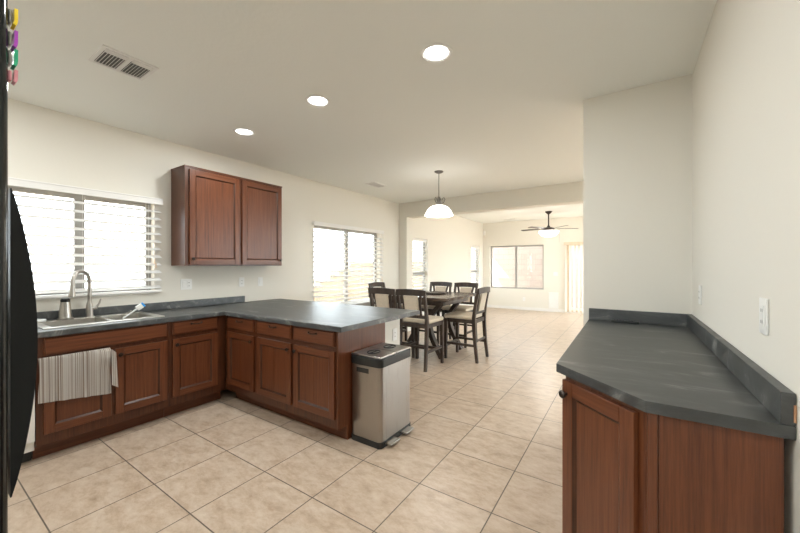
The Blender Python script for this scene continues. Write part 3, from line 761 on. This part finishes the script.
def fan():
    t = thing('ceiling_fan', 'ceiling fan with bowl light in the living room beyond the beam', 'ceiling fan', (-1.71, 9.44, LCZ))
    m = M['bronze']; 
    MB().lathe([(0, 0), (.085, 0), (.08, -.02), (.04, -.06), (.018, -.075), (0, -.075)], m).build('canopy', t)
    MB().tube([(0, 0, -.07), (0, 0, -.38)], .016, m, 10).build('downrod', t)
    MB().lathe([(0, -.36), (.03, -.365), (.04, -.40), (.12, -.42), (.15, -.45), (.14, -.485), (.10, -.50), (0, -.50)], m).build('motor', t)
    MB().lathe([(.10, -.501), (.235, -.503), (.24, -.52), (.22, -.57), (.17, -.615), (.10, -.645), (.0, -.655)], M['opal'], seg=40).build('light_bowl', t)
    MB().lathe([(0, -.652), (.012, -.655), (.01, -.68), (0, -.685)], m, seg=12).build('finial', t)
    for k in range(5):
        mt = Matrix.Rotation(2*PI*k/5 + R(20), 4, 'Z')
        mb = MB(); mb.box(.12, .24, -.018, .018, -.462, -.452, m, .002, mtx=mt)
        mb.prism([(.22, -.05), (.68, -.068), (.71, -.04), (.71, .04), (.68, .068), (.22, .05)], -.452, -.444, M['espresso'], .001, mt @ Matrix.Rotation(R(9), 4, 'X'))
        mb.build('blade', t)
    MB().tube([(.09, -.03, -.50), (.26, -.05, -.60), (.26, -.05, -.80)], .0016, m, 6).build('pull_chain', t)
    ld = bpy.data.lights.new('fan_lamp', 'POINT'); ld.energy = 32; ld.shadow_soft_size = .2; ld.color = (1, .93, .84)
    lo = bpy.data.objects.new('bulb', ld); C.objects.link(lo); lo.parent = t; lo.location = (0, 0, -.80)
fan()

# ------------------------------------------------------------------ vents, plates, small wall things
def vent(label, loc, w, l, rz, banks=2, slats=7):
    t = thing('ceiling_vent', label, 'vent', loc, rz, 'ceiling vents')
    f = MB(); m = M['trim']; b = .022
    f.box(-w/2, w/2, -l/2, -l/2+b, -.008, -.0005, m, .002); f.box(-w/2, w/2, l/2-b, l/2, -.008, -.0005, m, .002)
    f.box(-w/2, -w/2+b, -l/2+b, l/2-b, -.008, -.0005, m, .002); f.box(w/2-b, w/2, -l/2+b, l/2-b, -.008, -.0005, m, .002)
    if banks == 2: f.box(-w/2+b, w/2-b, -.012, .012, -.008, -.0005, m, .002)
    f.build('frame', t)
    MB().box(-w/2+b, w/2-b, -l/2+b, l/2-b, -.002, -.0005, M['grey_slot']).build('duct_opening', t)
    for k in range(banks):
        y0, y1 = (-l/2+b, l/2-b) if banks == 1 else ((-l/2+b, -.012) if k == 0 else (.012, l/2-b))
        s = MB()
        for j in range(slats):
            y = y0 + (y1-y0)*(j+.5)/slats
            s.box(-w/2+b+.10*w, w/2-b, -.0012, .0012, -.016, 0, m, mtx=Matrix.Translation((0, y, -.004)) @ Matrix.Rotation(R(35), 4, 'X'))
        for j in range(3):
            xx = -w/2+b+.03*w+.026*w*j*1.2
            s.box(-.0012, .0012, y0, y1, -.014, 0, m, mtx=Matrix.Translation((xx, 0, -.004)) @ Matrix.Rotation(R(-35), 4, 'Y'))
        s.build('louvers', t)
    return t
vent('large white louvered ceiling vent above the sink aisle', (-2.70, .845, CZ), .27, .29, R(180))
vent('small white ceiling vent in front of the beam by the left wall', (-3.37, 4.35, CZ), .20, .30, 0, 1, 9)
vent('small ceiling vent in the living room near the far wall', (-2.95, 10.3, LCZ), .20, .34, R(90), 1, 9)
def plate(label, loc, rz, gangs=('o',), cat='outlet'):
    """wall plate, front faces local -y; o outlet, s rocker switch"""
    t = thing('wall_switch' if cat == 'switch' else 'wall_outlet', label, cat, loc, rz)
    w = .07 + .046*(len(gangs)-1)
    MB().box(-w/2, w/2, -.007, -.0005, -.057, .057, M['white_plastic'], .003).build('cover_plate', t)
    for i, g in enumerate(gangs):
        x = (i - (len(gangs)-1)/2)*.046
        if g == 's': MB().box(x-.016, x+.016, -.011, -.0065, -.033, .033, M['white_plastic'], .002).build('rocker', t)
        else:
            mb = MB(); mb.box(x-.016, x+.016, -.009, -.0065, -.034, .034, M['white_plastic'], .002)
            for z in (-.018, .018):
                for q in (-.006, .006): mb.box(x+q-.0015, x+q+.0015, -.0094, -.0085, z-.005, z+.005, M['slot'])
            mb.build('receptacle', t)
    return t
plate('double white wall plate under the left half of the upper cabinet', (LX, 1.80, 1.165), R(90), ('s', 'o'))
plate('single white outlet under the right half of the upper cabinet', (LX, 2.44, 1.165), R(90))
plate('single white switch right of the upper cabinet underside', (LX, 2.70, 1.16), R(90), ('s',), 'switch')
plate('white outlet with test buttons on the right wall above the backsplash', (RX, 1.54, 1.21), R(-90))
plate('white outlet on the right wall close to the end wall corner', (RX, 2.70, 1.195), R(-90))
plate('white outlet on the half wall under the bar overhang', (-1.85, 2.675, .715), R(90))
plate('wide switch plate on the far wall left of the patio door', (-1.79, FARY, 1.12), 0, ('s', 's'), 'switch')
plate('white outlet low on the far wall under the far window', (-2.69, FARY, .33), 0)
t = thing('motion_sensor', 'small white motion sensor high in the far corner of the living room', 'sensor', (LX+.06, FARY-.06, 2.36), R(45))
MB().box(-.035, .035, -.03, .03, 0, .15, M['white_plastic'], .012, 3).build('housing', t)
MB().box(-.022, .022, -.034, -.0295, .03, .08, M['trim'], .004).build('lens', t)
t = thing('wall_grille', 'white rectangular return grille low on the far wall beside the patio door', 'grille', (-1.845, FARY, .10))
MB().box(-.13, .13, -.025, -.0005, 0, .47, M['white_plastic'], .006).build('frame', t)
mb = MB()
for k in range(20): mb.box(-.105, .105, -.030, -.0245, .03+k*.021, .043+k*.021, M['white_plastic'], .002)
mb.build('louvers', t)
